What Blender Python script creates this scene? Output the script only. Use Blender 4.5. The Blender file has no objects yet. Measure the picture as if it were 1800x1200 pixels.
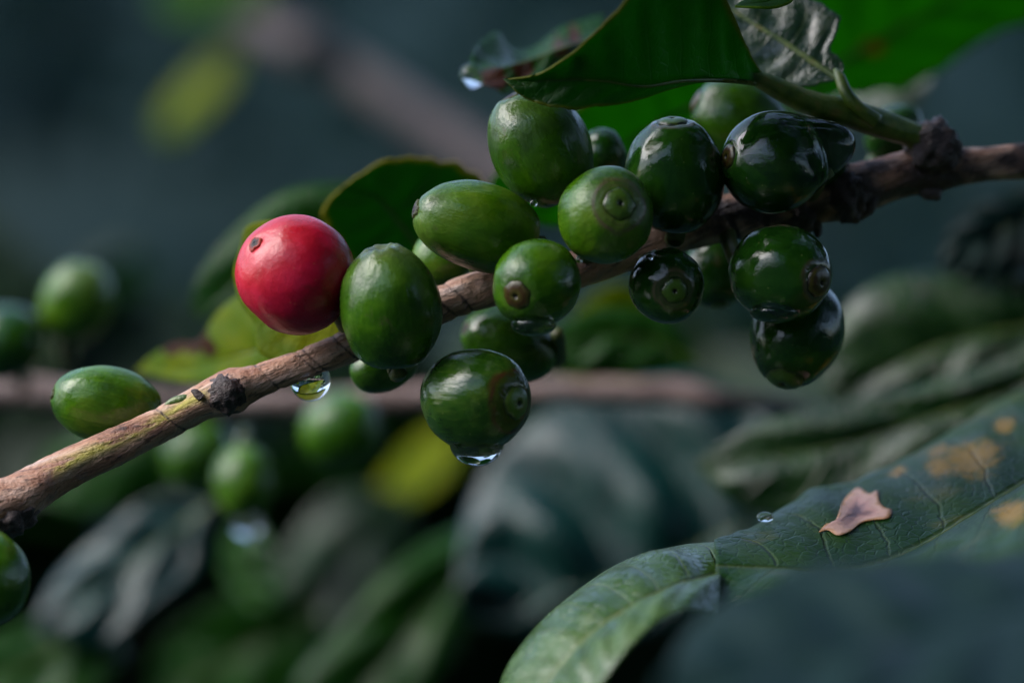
import bpy, math, random
from mathutils import Vector, Matrix, noise
from mathutils.bvhtree import BVHTree
random.seed(7)
R = math.radians
S = bpy.context.scene
COL = S.collection

# ------------------------------------------------------------------ camera
HC = 1.2                       # lens height above the ground
LENS, SENSOR = 90.0, 24.0
cam = bpy.data.cameras.new('camera')
cam.lens, cam.sensor_width, cam.sensor_fit = LENS, SENSOR, 'HORIZONTAL'
cam.clip_start, cam.clip_end = 0.02, 500
cam.dof.use_dof = True
cam.dof.focus_distance = 0.496
cam.dof.aperture_fstop = 5.6
cam.dof.aperture_blades = 0
co = bpy.data.objects.new('camera', cam)
co.location = (0, 0, HC)
co.rotation_euler = (R(90), 0, 0)
COL.objects.link(co)
S.camera = co

# ------------------------------------------------------------------ light
SUN_DIR = Vector((-0.69, -0.12, 0.70)).normalized()      # towards the bright part of the sky
elev = math.asin(SUN_DIR.z)
azim = math.atan2(SUN_DIR.x, SUN_DIR.y)
W = bpy.data.worlds.new('World')
S.world = W
W.use_nodes = True
wn = W.node_tree.nodes
sky = wn.new('ShaderNodeTexSky')
sky.sky_type = 'NISHITA'
sky.sun_disc = False
sky.sun_elevation = elev
sky.sun_rotation = azim
sky.air_density, sky.dust_density, sky.ozone_density = 1.0, 2.0, 1.5
wn['Background'].inputs['Strength'].default_value = 0.13
W.node_tree.links.new(sky.outputs['Color'], wn['Background'].inputs['Color'])
sl = bpy.data.lights.new('sun', 'SUN')
sl.energy = 1.5
sl.angle = R(50)
sl.color = (1.0, 0.975, 0.985)
so = bpy.data.objects.new('sun', sl)
so.rotation_euler = SUN_DIR.to_track_quat('Z', 'Y').to_euler()
so.location = (-3, -1, 5)
COL.objects.link(so)
S.view_settings.view_transform = 'Standard'
S.view_settings.look = 'None'
S.view_settings.exposure = 1.36
S.view_settings.gamma = 1
S.render.engine = 'CYCLES'
S.cycles.use_denoising = True
S.cycles.max_bounces = 10
S.cycles.transmission_bounces = 8
S.cycles.transparent_max_bounces = 8

# ------------------------------------------------------------------ helpers
def fw(d):
    return d * SENSOR / LENS
def P(px, py, d):
    """place of photograph pixel (1800 x 1200) at distance d from the lens"""
    w = fw(d) / 1800
    return Vector(((px - 900) * w, d, HC - (py - 600) * w))
def U(d):
    return fw(d) / 1800
def tag(o, label=None, cat=None, group=None, kind=None):
    if label: o['label'] = label
    if cat: o['category'] = cat
    if group: o['group'] = group
    if kind: o['kind'] = kind
    return o
def empty(name, loc, label, cat, group=None, rot=None):
    o = bpy.data.objects.new(name, None)
    o.empty_display_size = 0.01
    o.location = loc
    if rot is not None:
        o.rotation_mode = 'QUATERNION'
        o.rotation_quaternion = rot
    COL.objects.link(o)
    return tag(o, label, cat, group)
def build(name, verts, faces, mat, parent=None, loc=(0, 0, 0), uvs=None, attrs=None, smooth=True):
    me = bpy.data.meshes.new(name)
    me.from_pydata([tuple(v) for v in verts], [], faces)
    if uvs is not None:
        ul = me.uv_layers.new(name='UVMap')
        for lp in me.loops:
            ul.data[lp.index].uv = uvs[lp.vertex_index]
    for an, vals in (attrs or {}).items():
        a = me.attributes.new(an, 'FLOAT', 'POINT')
        a.data.foreach_set('value', vals)
    me.materials.append(mat)
    if smooth:
        me.polygons.foreach_set('use_smooth', [True] * len(me.polygons))
    me.update()
    o = bpy.data.objects.new(name, me)
    o.location = loc
    COL.objects.link(o)
    if parent: o.parent = parent
    return o
def spline(pts, n):
    """Catmull-Rom through tuples, n samples, evenly spread by chord length"""
    pts = [tuple(map(float, p)) for p in pts]
    k = len(pts[0])
    if len(pts) == 2:
        return [tuple(pts[0][c] + (pts[1][c] - pts[0][c]) * i / (n - 1) for c in range(k)) for i in range(n)]
    q = [tuple(2 * pts[0][c] - pts[1][c] for c in range(k))] + pts + [tuple(2 * pts[-1][c] - pts[-2][c] for c in range(k))]
    dense = []
    for i in range(1, len(q) - 2):
        for j in range(24):
            t = j / 24
            p0, p1, p2, p3 = q[i - 1], q[i], q[i + 1], q[i + 2]
            dense.append(tuple(0.5 * (2 * p1[c] + (p2[c] - p0[c]) * t + (2 * p0[c] - 5 * p1[c] + 4 * p2[c] - p3[c]) * t * t
                                      + (3 * p1[c] - p0[c] - 3 * p2[c] + p3[c]) * t ** 3) for c in range(k)))
    dense.append(pts[-1])
    L = [0.0]
    for a, b in zip(dense, dense[1:]):
        L.append(L[-1] + math.dist(a[:2], b[:2]) + 1e-9)
    out, j = [], 0
    for i in range(n):
        s = L[-1] * i / (n - 1)
        while j < len(L) - 2 and L[j + 1] < s: j += 1
        f = (s - L[j]) / (L[j + 1] - L[j])
        out.append(tuple(dense[j][c] + (dense[j + 1][c] - dense[j][c]) * f for c in range(k)))
    return out
def tube_data(pts, rads, nseg=16, bump=None, caps=True):
    """ring mesh along points; bump(i, a, p) -> radius factor"""
    vs, fs, uv = [], [], []
    n = len(pts)
    pts = [Vector(p) for p in pts]
    up = Vector((0.05, -0.2, 1)).normalized()
    Ls = 0
    for i, p in enumerate(pts):
        t = (pts[min(i + 1, n - 1)] - pts[max(i - 1, 0)]).normalized()
        if i: Ls += (p - pts[i - 1]).length
        x = up.cross(t)
        if x.length < 1e-4: x = Vector((1, 0, 0)).cross(t)
        x.normalize(); y = t.cross(x).normalized()
        for k in range(nseg):
            a = 2 * math.pi * k / nseg
            d = x * math.cos(a) + y * math.sin(a)
            r = rads[i] * (bump(i, a, p + d * rads[i]) if bump else 1)
            vs.append(p + d * r); uv.append((Ls, k / nseg))
    for i in range(n - 1):
        for k in range(nseg):
            k2 = (k + 1) % nseg
            fs.append((i * nseg + k, i * nseg + k2, (i + 1) * nseg + k2, (i + 1) * nseg + k))
    if caps:
        fs.append(tuple(range(nseg))[::-1]); fs.append(tuple((n - 1) * nseg + k for k in range(nseg)))
    return vs, fs, uv

# ------------------------------------------------------------------ materials
class NT:
    def __init__(self, name):
        self.m = bpy.data.materials.new(name)
        self.m.use_nodes = True
        self.t = self.m.node_tree
        self.n = self.t.nodes
        self.bsdf = self.n['Principled BSDF']
        self.out = self.n['Material Output']
    def add(self, kind, ins=None, **kw):
        o = self.n.new(kind)
        for k, v in kw.items(): setattr(o, k, v)
        for k, v in (ins or {}).items():
            if isinstance(v, bpy.types.NodeSocket): self.t.links.new(v, o.inputs[k])
            else: o.inputs[k].default_value = v
        return o
    def link(self, a, b): self.t.links.new(a, b)
    def math(self, op, a, b=0.0, c=None, clamp=False):
        ins = {0: a, 1: b}
        if c is not None: ins[2] = c
        return self.add('ShaderNodeMath', ins, operation=op, use_clamp=clamp).outputs[0]
    def ramp(self, fac, stops):
        r = self.add('ShaderNodeValToRGB', {'Fac': fac})
        e = r.color_ramp.elements
        e[0].position, e[0].color = stops[0][0], (*stops[0][1], 1)
        e[1].position, e[1].color = stops[-1][0], (*stops[-1][1], 1)
        for p, c in stops[1:-1]:
            x = e.new(p); x.color = (*c, 1)
        return r.outputs['Color']
    def smooth(self, v, lo, hi):
        return self.add('ShaderNodeMapRange', {'Value': v, 'From Min': lo, 'From Max': hi}, interpolation_type='SMOOTHSTEP').outputs[0]
    def mix(self, f, a, b, blend='MIX'):
        o = self.add('ShaderNodeMix', data_type='RGBA', blend_type=blend)
        for k, v in ((0, f), (6, a), (7, b)):
            if isinstance(v, bpy.types.NodeSocket): self.t.links.new(v, o.inputs[k])
            else: o.inputs[k].default_value = (*v, 1) if isinstance(v, tuple) and len(v) == 3 else v
        return o.outputs[2]
    def noise(self, vec, scale, detail=3, rough=.55, dim='3D'):
        return self.add('ShaderNodeTexNoise', {'Vector': vec, 'Scale': scale, 'Detail': detail, 'Roughness': rough}).outputs['Fac']

def skin_mat(name, ca, cb, cc, wet=0.0, streak=1.0, spots=(.14, .18, .05), ring=(.09, .07, .035), sss=.12, spotty=.5, pale=(.12, .16, .05), rough=.33):
    """skin of a coffee cherry: ca dark, cb main, cc light mottles; wet = share of the skin under a film of water"""
    m = NT(name)
    tc = m.add('ShaderNodeTexCoord').outputs['Object']
    oi = m.add('ShaderNodeObjectInfo').outputs['Random']
    off = m.add('ShaderNodeVectorMath', {0: tc, 1: (0, 0, 0)}, operation='ADD')
    sh = m.add('ShaderNodeCombineXYZ', {0: oi, 1: m.math('MULTIPLY', oi, 3.1), 2: m.math('MULTIPLY', oi, 7.7)})
    m.link(sh.outputs[0], off.inputs[1])
    v = off.outputs[0]
    st = m.add('ShaderNodeMapping', {'Vector': v, 'Scale': (1, 1, .10)}).outputs[0]
    n1 = m.noise(v, 190, 4)
    n2 = m.noise(st, 1100, 4, .6)
    n3 = m.noise(v, 420, 3)
    n4 = m.noise(v, 2200, 3, .6)
    c = m.ramp(n1, [(.34, ca), (.52, cb), (.7, cc)])
    c = m.mix(m.math('MULTIPLY', m.smooth(n2, .5, .72), .35 * streak), c, cc)
    c = m.mix(m.math('MULTIPLY', m.smooth(n3, .58, .72), .25), c, ca)
    # fine pale lenticels
    vo = m.add('ShaderNodeTexVoronoi', {'Vector': v, 'Scale': 950, 'Randomness': 1.0})
    d = m.math('SUBTRACT', 1.0, m.smooth(vo.outputs['Distance'], .05, .16))
    pick = m.smooth(m.add('ShaderNodeSeparateColor', {'Color': vo.outputs['Color']}).outputs[0], .6, .62)
    c = m.mix(m.math('MULTIPLY', m.math('MULTIPLY', d, pick), spotty), c, spots)
    # brown scuffs
    sc = m.noise(m.add('ShaderNodeMapping', {'Vector': v, 'Scale': (1, 1, .45), 'Location': (3, 1, 5)}).outputs[0], 300, 5, .7)
    c = m.mix(m.math('MULTIPLY', m.smooth(sc, .63, .72), .55), c, ring)
    # corky ring round the navel (vertex attribute) and pale stalk end
    rg = m.add('ShaderNodeAttribute', attribute_name='ring').outputs['Fac']
    rgn = m.math('MULTIPLY', rg, m.math('ADD', .45, n3), clamp=True)
    c = m.mix(rgn, c, ring)
    pl = m.add('ShaderNodeAttribute', attribute_name='pale').outputs['Fac']
    c = m.mix(m.math('MULTIPLY', pl, m.math('ADD', .2, n1), clamp=True), c, pale)
    m.link(c, m.bsdf.inputs['Base Color'])
    # wet film: smooth where wet, waxy elsewhere
    wn_ = m.noise(m.add('ShaderNodeMapping', {'Vector': v, 'Location': (9, 2, 4)}).outputs[0], 260, 2)
    w = m.smooth(wn_, .60 - wet * .55, .80 - wet * .50)
    ro = m.math('ADD', m.math('MULTIPLY', n4, .16), rough - .08)
    ro = m.math('ADD', m.math('MULTIPLY', ro, m.math('SUBTRACT', 1.0, w)), m.math('MULTIPLY', w, .07))
    m.link(ro, m.bsdf.inputs['Roughness'])
    h = m.math('ADD', m.math('MULTIPLY', n2, .8 * streak), m.math('ADD', m.math('MULTIPLY', n3, .8), m.math('MULTIPLY', n4, .22)))
    big = m.noise(m.add('ShaderNodeMapping', {'Vector': v, 'Scale': (1, 1, .5)}).outputs[0], 230, 2)
    h = m.math('ADD', h, m.math('MULTIPLY', big, 1.6))
    b = m.add('ShaderNodeBump', {'Height': h, 'Strength': .40 if wet > .4 else .55, 'Distance': .00028})
    m.link(b.outputs[0], m.bsdf.inputs['Normal'])
    m.bsdf.inputs['Subsurface Weight'].default_value = sss
    m.bsdf.inputs['Subsurface Radius'].default_value = (.6, 1.0, .3)
    m.bsdf.inputs['Subsurface Scale'].default_value = .0015
    m.bsdf.inputs['IOR'].default_value = 1.48
    return m.m
M = {}
M['green'] = skin_mat('green skin', (.013, .050, .0012), (.027, .095, .0015), (.06, .15, .004), wet=.32)
M['light'] = skin_mat('light green skin', (.020, .068, .0015), (.046, .13, .002), (.095, .18, .007), wet=.2, spotty=.4)
M['wet'] = skin_mat('wet dark green skin', (.006, .034, .003), (.011, .052, .004), (.024, .08, .006), wet=.55, streak=.5)
M['streaked'] = skin_mat('streaked green skin', (.007, .028, .003), (.016, .056, .004), (.05, .10, .010), wet=.5, streak=1.4, ring=(.06, .022, .01))
M['red'] = skin_mat('ripe red skin', (.32, .0015, .014), (.47, .0025, .030), (.54, .010, .055), wet=.04, streak=.35, spots=(.5, .16, .08), ring=(.16, .012, .012), sss=.2, spotty=.45, pale=(.4, .07, .02), rough=.30)

def disc_mat(name, c0, c1, pit):
    m = NT(name)
    u = m.add('ShaderNodeAttribute', attribute_name='rho').outputs['Fac']
    tc = m.add('ShaderNodeTexCoord').outputs['Object']
    n = m.noise(tc, 1500, 4, .6)
    f = m.math('ADD', u, m.math('MULTIPLY', m.math('SUBTRACT', n, .5), .25))
    c = m.ramp(f, [(.1, pit), (.24, c1), (.6, c0), (.86, c1), (1.0, pit)])
    m.link(c, m.bsdf.inputs['Base Color'])
    m.bsdf.inputs['Roughness'].default_value = .3
    b = m.add('ShaderNodeBump', {'Height': n, 'Strength': .5, 'Distance': .0002})
    m.link(b.outputs[0], m.bsdf.inputs['Normal'])
    return m.m
M['disc_green'] = disc_mat('green navel', (.05, .11, .010), (.05, .09, .010), (.005, .008, .002))
M['disc_brown'] = disc_mat('brown navel', (.04, .018, .005), (.055, .05, .008), (.01, .006, .003))
def scar_mat(name, edge):
    m = NT(name)
    u = m.add('ShaderNodeAttribute', attribute_name='rho').outputs['Fac']
    n = m.noise(m.add('ShaderNodeTexCoord').outputs['Object'], 2200, 4, .65)
    f = m.math('ADD', u, m.math('MULTIPLY', m.math('SUBTRACT', n, .5), .9))
    m.link(m.ramp(f, [(.2, (.006, .004, .005)), (.5, (.025, .014, .012)), (.75, tuple(x * .5 for x in edge)), (.95, edge)]), m.bsdf.inputs['Base Color'])
    m.bsdf.inputs['Roughness'].default_value = .5
    b = m.add('ShaderNodeBump', {'Height': n, 'Strength': .8, 'Distance': .0004})
    m.link(b.outputs[0], m.bsdf.inputs['Normal'])
    return m.m
M['disc_scar'] = scar_mat('dried navel', (.06, .07, .012))
M['disc_scar_red'] = scar_mat('dried navel of the ripe cherry', (.40, .03, .012))

def stalk_mat():
    m = NT('stalk')
    tc = m.add('ShaderNodeTexCoord').outputs['Object']
    n = m.noise(tc, 700, 4)
    m.link(m.ramp(n, [(.35, (.03, .05, .012)), (.55, (.07, .10, .02)), (.7, (.10, .075, .03))]), m.bsdf.inputs['Base Color'])
    m.bsdf.inputs['Roughness'].default_value = .45
    return m.m
M['stalk'] = stalk_mat()

def bark_mat(name, cols, lichen, dark, scale=1.0, streakc=None):
    m = NT(name)
    uv = m.add('ShaderNodeTexCoord').outputs['UV']
    tc = m.add('ShaderNodeTexCoord').outputs['Object']
    rot = m.add('ShaderNodeMapping', {'Vector': tc, 'Rotation': (0, R(22), 0)}).outputs[0]
    st = m.add('ShaderNodeMapping', {'Vector': rot, 'Scale': (.14, 1, 1)}).outputs[0]
    n1 = m.noise(st, 420 * scale, 5, .6)
    n2 = m.noise(tc, 300 * scale, 5, .65)
    n3 = m.noise(st, 1500 * scale, 4, .65)
    n4 = m.noise(tc, 1800 * scale, 4, .6)
    c = m.ramp(n1, [(.3, cols[0]), (.45, cols[1]), (.58, cols[2]), (.72, cols[3])])
    c = m.mix(m.math('MULTIPLY', m.smooth(n3, .54, .66), .8), c, dark)
    c = m.mix(m.math('MULTIPLY', m.smooth(n2, .56, .68), .75), c, lichen)
    c = m.mix(m.math('MULTIPLY', m.smooth(n4, .6, .7), .4), c, dark)
    if streakc:
        ye = m.add('ShaderNodeAttribute', attribute_name='yellow').outputs['Fac']
        yn = m.math('MULTIPLY', ye, m.smooth(n1, .38, .5), clamp=True)
        c = m.mix(yn, c, streakc)
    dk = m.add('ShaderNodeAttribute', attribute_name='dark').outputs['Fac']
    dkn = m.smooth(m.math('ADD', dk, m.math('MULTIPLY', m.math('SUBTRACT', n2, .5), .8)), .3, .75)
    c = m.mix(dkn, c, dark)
    m.link(c, m.bsdf.inputs['Base Color'])
    m.link(m.math('ADD', .35, m.math('MULTIPLY', n2, .35)), m.bsdf.inputs['Roughness'])
    h = m.math('ADD', m.math('MULTIPLY', n1, .8), m.math('ADD', m.math('MULTIPLY', n3, .6), m.math('MULTIPLY', n4, .3)))
    b = m.add('ShaderNodeBump', {'Height': h, 'Strength': 1.0, 'Distance': .0009})
    m.link(b.outputs[0], m.bsdf.inputs['Normal'])
    return m.m
M['bark'] = bark_mat('tan bark', [(.17, .065, .035), (.36, .175, .10), (.48, .29, .20), (.52, .39, .33)], (.30, .19, .16), (.035, .018, .014), streakc=(.36, .31, .035))
M['node'] = bark_mat('dark knotty bark', [(.02, .013, .011), (.035, .022, .018), (.07, .045, .04), (.13, .10, .10)], (.10, .07, .06), (.008, .006, .006))
M['oldbark'] = bark_mat('grey brown bark', [(.10, .06, .05), (.20, .13, .11), (.28, .20, .17), (.33, .26, .24)], (.2, .17, .16), (.04, .025, .02), scale=.7)
def shoot_mat():
    m = NT('green shoot')
    tc = m.add('ShaderNodeTexCoord').outputs['Object']
    n = m.noise(tc, 500, 4)
    n2 = m.noise(tc, 2500, 3)
    m.link(m.ramp(n, [(.35, (.035, .075, .007)), (.55, (.085, .13, .014)), (.72, (.15, .12, .025))]), m.bsdf.inputs['Base Color'])
    m.bsdf.inputs['Roughness'].default_value = .35
    b = m.add('ShaderNodeBump', {'Height': n2, 'Strength': .5, 'Distance': .0002})
    m.link(b.outputs[0], m.bsdf.inputs['Normal'])
    return m.m
M['shoot'] = shoot_mat()

def leaf_mat(name, ca, cb, trans, tw=.3, rough=.28, nv=9, rim=None, patch=None, patch_t=(.62, .68), patch_scale=90, vein=(.05, .09, .015), spec=.5, bump=1.0, fine=1.0, film=None):
    m = NT(name)
    uv = m.add('ShaderNodeTexCoord').outputs['UV']
    s = m.add('ShaderNodeSeparateXYZ', {'Vector': uv})
    u, v = s.outputs[0], s.outputs[1]
    tc = m.add('ShaderNodeTexCoord').outputs['Object']
    a = m.math('MULTIPLY', m.math('ABSOLUTE', m.math('SUBTRACT', v, .5)), 2.0)      # 0 midrib .. 1 edge
    n1 = m.noise(tc, 120, 4)
    n2 = m.noise(tc, 700, 4, .6)
    wob = m.math('MULTIPLY', m.math('SUBTRACT', n1, .5), .35)
    ph = m.math('ADD', m.math('SUBTRACT', m.math('MULTIPLY', u, float(nv)), m.math('MULTIPLY', m.math('POWER', a, 1.5), .9)), wob)
    fr = m.math('ABSOLUTE', m.math('SUBTRACT', m.math('FRACT', ph), .5))                # .5 at a vein
    vn = m.math('MULTIPLY', m.smooth(fr, .455, .495), m.math('SUBTRACT', 1.0, m.smooth(a, .7, .95)))
    mid = m.math('SUBTRACT', 1.0, m.smooth(a, .012, .05))
    vv = m.math('MAXIMUM', m.math('MULTIPLY', vn, .5), mid)
    ret = m.add('ShaderNodeTexVoronoi', {'Vector': tc, 'Scale': 650 * fine}, feature='DISTANCE_TO_EDGE').outputs['Distance']
    rv = m.math('SUBTRACT', 1.0, m.smooth(ret, .0, .12))
    c = m.mix(m.smooth(n1, .32, .68), ca, cb)
    c = m.mix(m.math('MULTIPLY', n2, .3), c, ca)
    c = m.mix(m.math('MULTIPLY', vv, .75), c, vein)
    t = m.mix(m.math('MULTIPLY', n2, .4), trans, tuple(x * .55 for x in trans))
    t = m.mix(m.math('MULTIPLY', vv, .4), t, tuple(x * .6 for x in trans))
    if rim:
        e = m.smooth(m.math('ADD', a, m.math('MULTIPLY', m.math('SUBTRACT', n1, .5), .12)), .86, .99)
        c = m.mix(e, c, rim); t = m.mix(e, t, rim)
    if patch:
        pn = m.noise(m.add('ShaderNodeMapping', {'Vector': tc, 'Location': (.7, .2, 1.9)}).outputs[0], patch_scale, 4)
        f = m.smooth(pn, *patch_t)
        c = m.mix(f, c, patch); t = m.mix(f, t, patch)
    sp = m.add('ShaderNodeAttribute', attribute_name='spot').outputs['Fac']
    spn = m.smooth(m.math('ADD', sp, m.math('MULTIPLY', m.math('SUBTRACT', n2, .5), 1.1)), .25, .95)
    c = m.mix(spn, c, (.34, .2, .02)); t = m.mix(spn, t, (.3, .18, .02))
    br = m.add('ShaderNodeAttribute', attribute_name='brown').outputs['Fac']
    brn = m.smooth(m.math('ADD', br, m.math('MULTIPLY', m.math('SUBTRACT', n2, .5), .6)), .35, .65)
    c = m.mix(brn, c, (.05, .018, .007)); t = m.mix(brn, t, (.03, .010, .004))
    m.link(c, m.bsdf.inputs['Base Color'])
    ro = m.math('ADD', rough - .07, m.math('ADD', m.math('MULTIPLY', n2, .15), m.math('MULTIPLY', m.smooth(n1, .45, .65), .18)))
    m.link(ro, m.bsdf.inputs['Roughness'])
    m.bsdf.inputs['Specular IOR Level'].default_value = spec
    h = m.math('ADD', m.math('MULTIPLY', vv, -1.2), m.math('ADD', m.math('MULTIPLY', rv, -.22), m.math('MULTIPLY', n2, .35)))
    b = m.add('ShaderNodeBump', {'Height': h, 'Strength': .6 * bump, 'Distance': .0005})
    m.link(b.outputs[0], m.bsdf.inputs['Normal'])
    tr = m.add('ShaderNodeBsdfTranslucent', {'Color': t})
    mx = m.add('ShaderNodeMixShader', {0: tw, 1: m.bsdf.outputs[0], 2: tr.outputs[0]})
    m.link(mx.outputs[0], m.out.inputs['Surface'])
    return m.m
DK, MD = (.008, .03, .010), (.018, .060, .014)
M['leaf_dark'] = leaf_mat('dark leaf', (.008, .044, .003), (.014, .065, .004), (.05, .28, .003), .5, .42, rim=(.15, .17, .006), spec=.3)
M['leaf_bright'] = leaf_mat('sunlit thin leaf', (.010, .06, .001), (.018, .09, .001), (.09, .38, .004), .62, .55, rim=(.10, .2, .004), spec=.15, vein=(.02, .08, .002))
M['leaf_rimmed'] = leaf_mat('leaf with yellowed margin', (.005, .034, .002), (.009, .05, .003), (.05, .26, .003), .45, .5, rim=(.30, .27, .012), spec=.25, vein=(.02, .06, .004))
M['leaf_glossy'] = leaf_mat('glossy leaf', (.004, .020, .003), (.010, .046, .004), (.02, .12, .003), .2, .2, spec=.5)
M['leaf_silver'] = leaf_mat('wet glossy leaf', (.010, .034, .014), (.02, .055, .02), (.04, .14, .01), .15, .22, spec=.8, vein=(.13, .19, .06), bump=.5, fine=1.6)
M['leaf_blue'] = leaf_mat('blue green leaf', (.002, .022, .019), (.004, .040, .032), (.012, .08, .03), .12, .17, spec=.42, vein=(.008, .028, .02))
M['leaf_yellow'] = leaf_mat('yellowing leaf', (.07, .14, .002), (.20, .21, .003), (.34, .40, .002), .5, .45, vein=(.15, .17, .01), spec=.08)
M['leaf_worn'] = leaf_mat('worn spotted leaf', (.010, .048, .006), (.028, .08, .010), (.06, .2, .01), .2, .33, nv=7, patch=(.10, .11, .02), patch_t=(.55, .75), patch_scale=110, spec=.38, vein=(.07, .11, .03), bump=1.3)
M['leaf_curl'] = leaf_mat('pale curled leaf', (.035, .085, .015), (.07, .14, .03), (.12, .24, .02), .2, .17, nv=8, spec=.75, vein=(.17, .22, .08), bump=1.2)
M['leaf_mid'] = leaf_mat('mid green leaf', (.006, .042, .002), (.014, .075, .003), (.03, .18, .003), .28, .24, spec=.2)
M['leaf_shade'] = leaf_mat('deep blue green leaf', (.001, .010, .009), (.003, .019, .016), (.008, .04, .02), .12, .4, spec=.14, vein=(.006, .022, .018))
M['midrib'] = shoot_mat(); M['midrib'].name = 'midrib'
def water_mat():
    m = NT('water')
    m.bsdf.inputs['Base Color'].default_value = (1, 1, 1, 1)
    m.bsdf.inputs['Roughness'].default_value = 0
    m.bsdf.inputs['IOR'].default_value = 1.333
    m.bsdf.inputs['Transmission Weight'].default_value = 1
    return m.m
M['water'] = water_mat()
def dry_mat():
    m = NT('dry leaf tissue')
    tc = m.add('ShaderNodeTexCoord').outputs['Object']
    n = m.noise(tc, 500, 4)
    e = m.add('ShaderNodeAttribute', attribute_name='rho').outputs['Fac']
    f = m.math('ADD', e, m.math('MULTIPLY', m.math('SUBTRACT', n, .5), .6))
    m.link(m.ramp(f, [(.15, (.14, .08, .09)), (.5, (.55, .30, .25)), (.8, (.65, .40, .31)), (1.0, (.45, .22, .08))]), m.bsdf.inputs['Base Color'])
    m.bsdf.inputs['Roughness'].default_value = .5
    b = m.add('ShaderNodeBump', {'Height': n, 'Strength': .8, 'Distance': .0005})
    m.link(b.outputs[0], m.bsdf.inputs['Normal'])
    return m.m
M['dry'] = dry_mat()

# ------------------------------------------------------------------ terrain and far growth
def terrain():
    m = NT('hillside soil and weeds')
    tc = m.add('ShaderNodeTexCoord').outputs['Object']
    n = m.noise(tc, .9, 6, .6); n2 = m.noise(tc, 7, 5, .6)
    c = m.ramp(n, [(.3, (.001, .010, .014)), (.5, (.004, .018, .019)), (.7, (.012, .022, .018))])
    c = m.mix(m.math('MULTIPLY', n2, .5), c, (.010, .02, .02))
    m.link(c, m.bsdf.inputs['Base Color']); m.bsdf.inputs['Roughness'].default_value = .9; m.bsdf.inputs['Specular IOR Level'].default_value = .1
    vs, fs = [], []
    NX, NY = 60, 80
    for j in range(NY + 1):
        y = -60 + 200 * j / NY
        for i in range(NX + 1):
            x = -120 + 240 * i / NX
            h = 0
            if y > 6:
                k = y - 6
                h = 14 * (1 - math.exp(-k * .45 / 14))
            if y < -3: h = 20 * (1 - math.exp((y + 3) * .75 / 20))  # unseen slope behind the camera, added to block the low sky
            h += .12 * noise.noise((x * .2, y * .2, 3)) + .9 * noise.noise((x * .04, y * .04, 1)) * min(1, max(0, (y - 6) / 10))
            vs.append((x, y, h))
    for j in range(NY):
        for i in range(NX):
            a = j * (NX + 1) + i
            fs.append((a, a + 1, a + NX + 2, a + NX + 1))
    tag(build('terrain', vs, fs, m.m), 'dim grey green hillside rising behind the coffee shrub', 'hillside', kind='structure')
terrain()

def scatter_leaves(name, spots, mat, label, cat, kind='stuff'):
    """one mesh of many bent leaf blades: spots = (centre, axis, normal, length, width)"""
    vs, fs, uv = [], [], []
    prof = [(0, .03), (.18, .3), (.4, .5), (.62, .44), (.84, .2), (1, .01)]
    for c, ax, nm, L, wd in spots:
        ax = ax.normalized(); sd = ax.cross(nm).normalized(); nm = sd.cross(ax)
        b0 = len(vs)
        for t, w in prof:
            sag = -(t - .3) ** 2 * L * .35
            for q in (-1, 0, 1):
                p = c + ax * (t - .5) * L + sd * q * w * wd + nm * (sag + abs(q) * w * wd * .3)
                vs.append(p); uv.append((t, .5 + .5 * q))
        for i in range(len(prof) - 1):
            for q in range(2):
                a = b0 + i * 3 + q
                fs.append((a, a + 1, a + 4, a + 3))
    return tag(build(name, vs, fs, mat, uvs=uv), label, cat, kind=kind)
def rnd(a, b): return random.uniform(a, b)
def rvec(): return Vector((random.gauss(0, 1), random.gauss(0, 1), random.gauss(0, 1))).normalized()

M['far'] = leaf_mat('far foliage', (.001, .011, .015), (.005, .024, .024), (.006, .04, .025), .12, .8, fine=.1, spec=.08)  # bluish haze of distance tinted into the leaf colour
far = []
clumps = [(rnd(-3, 3), rnd(4.5, 9), rnd(.2, 2.6), rnd(.16, .42)) for _ in range(170)]
for x, y, z, r in clumps:
    for _ in range(26):
        p = Vector((x, y, z)) + rvec() * r * rnd(.5, 1)
        far.append((p, rvec() + Vector((0, 0, -.3)), Vector((rnd(-.6, .4), -.5, 1)), rnd(.1, .17), rnd(.07, .1)))
scatter_leaves('far_wood', far, M['far'], 'blurred grey green growth on the far hillside', 'foliage')

# deeper part of the same shrub, below and behind, dim between its leaves
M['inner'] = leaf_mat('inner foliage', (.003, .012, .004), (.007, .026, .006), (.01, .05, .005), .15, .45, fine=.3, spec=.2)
inner = []
for _ in range(900):
    d = rnd(.86, 1.9)
    px, py = rnd(-500, 2300), 760 + abs(random.gauss(0, 330)) - 40 * rnd(0, 1)
    p = P(px, py, d)
    inner.append((p, Vector((rnd(-1, 1), rnd(-.5, .5), rnd(-1, .1))), Vector((rnd(-.6, .6), rnd(-.9, .3), 1)), rnd(.08, .13), rnd(.035, .055)))
scatter_leaves('inner_foliage', inner, M['inner'], 'dim mass of coffee leaves low behind the branch', 'foliage')

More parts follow.
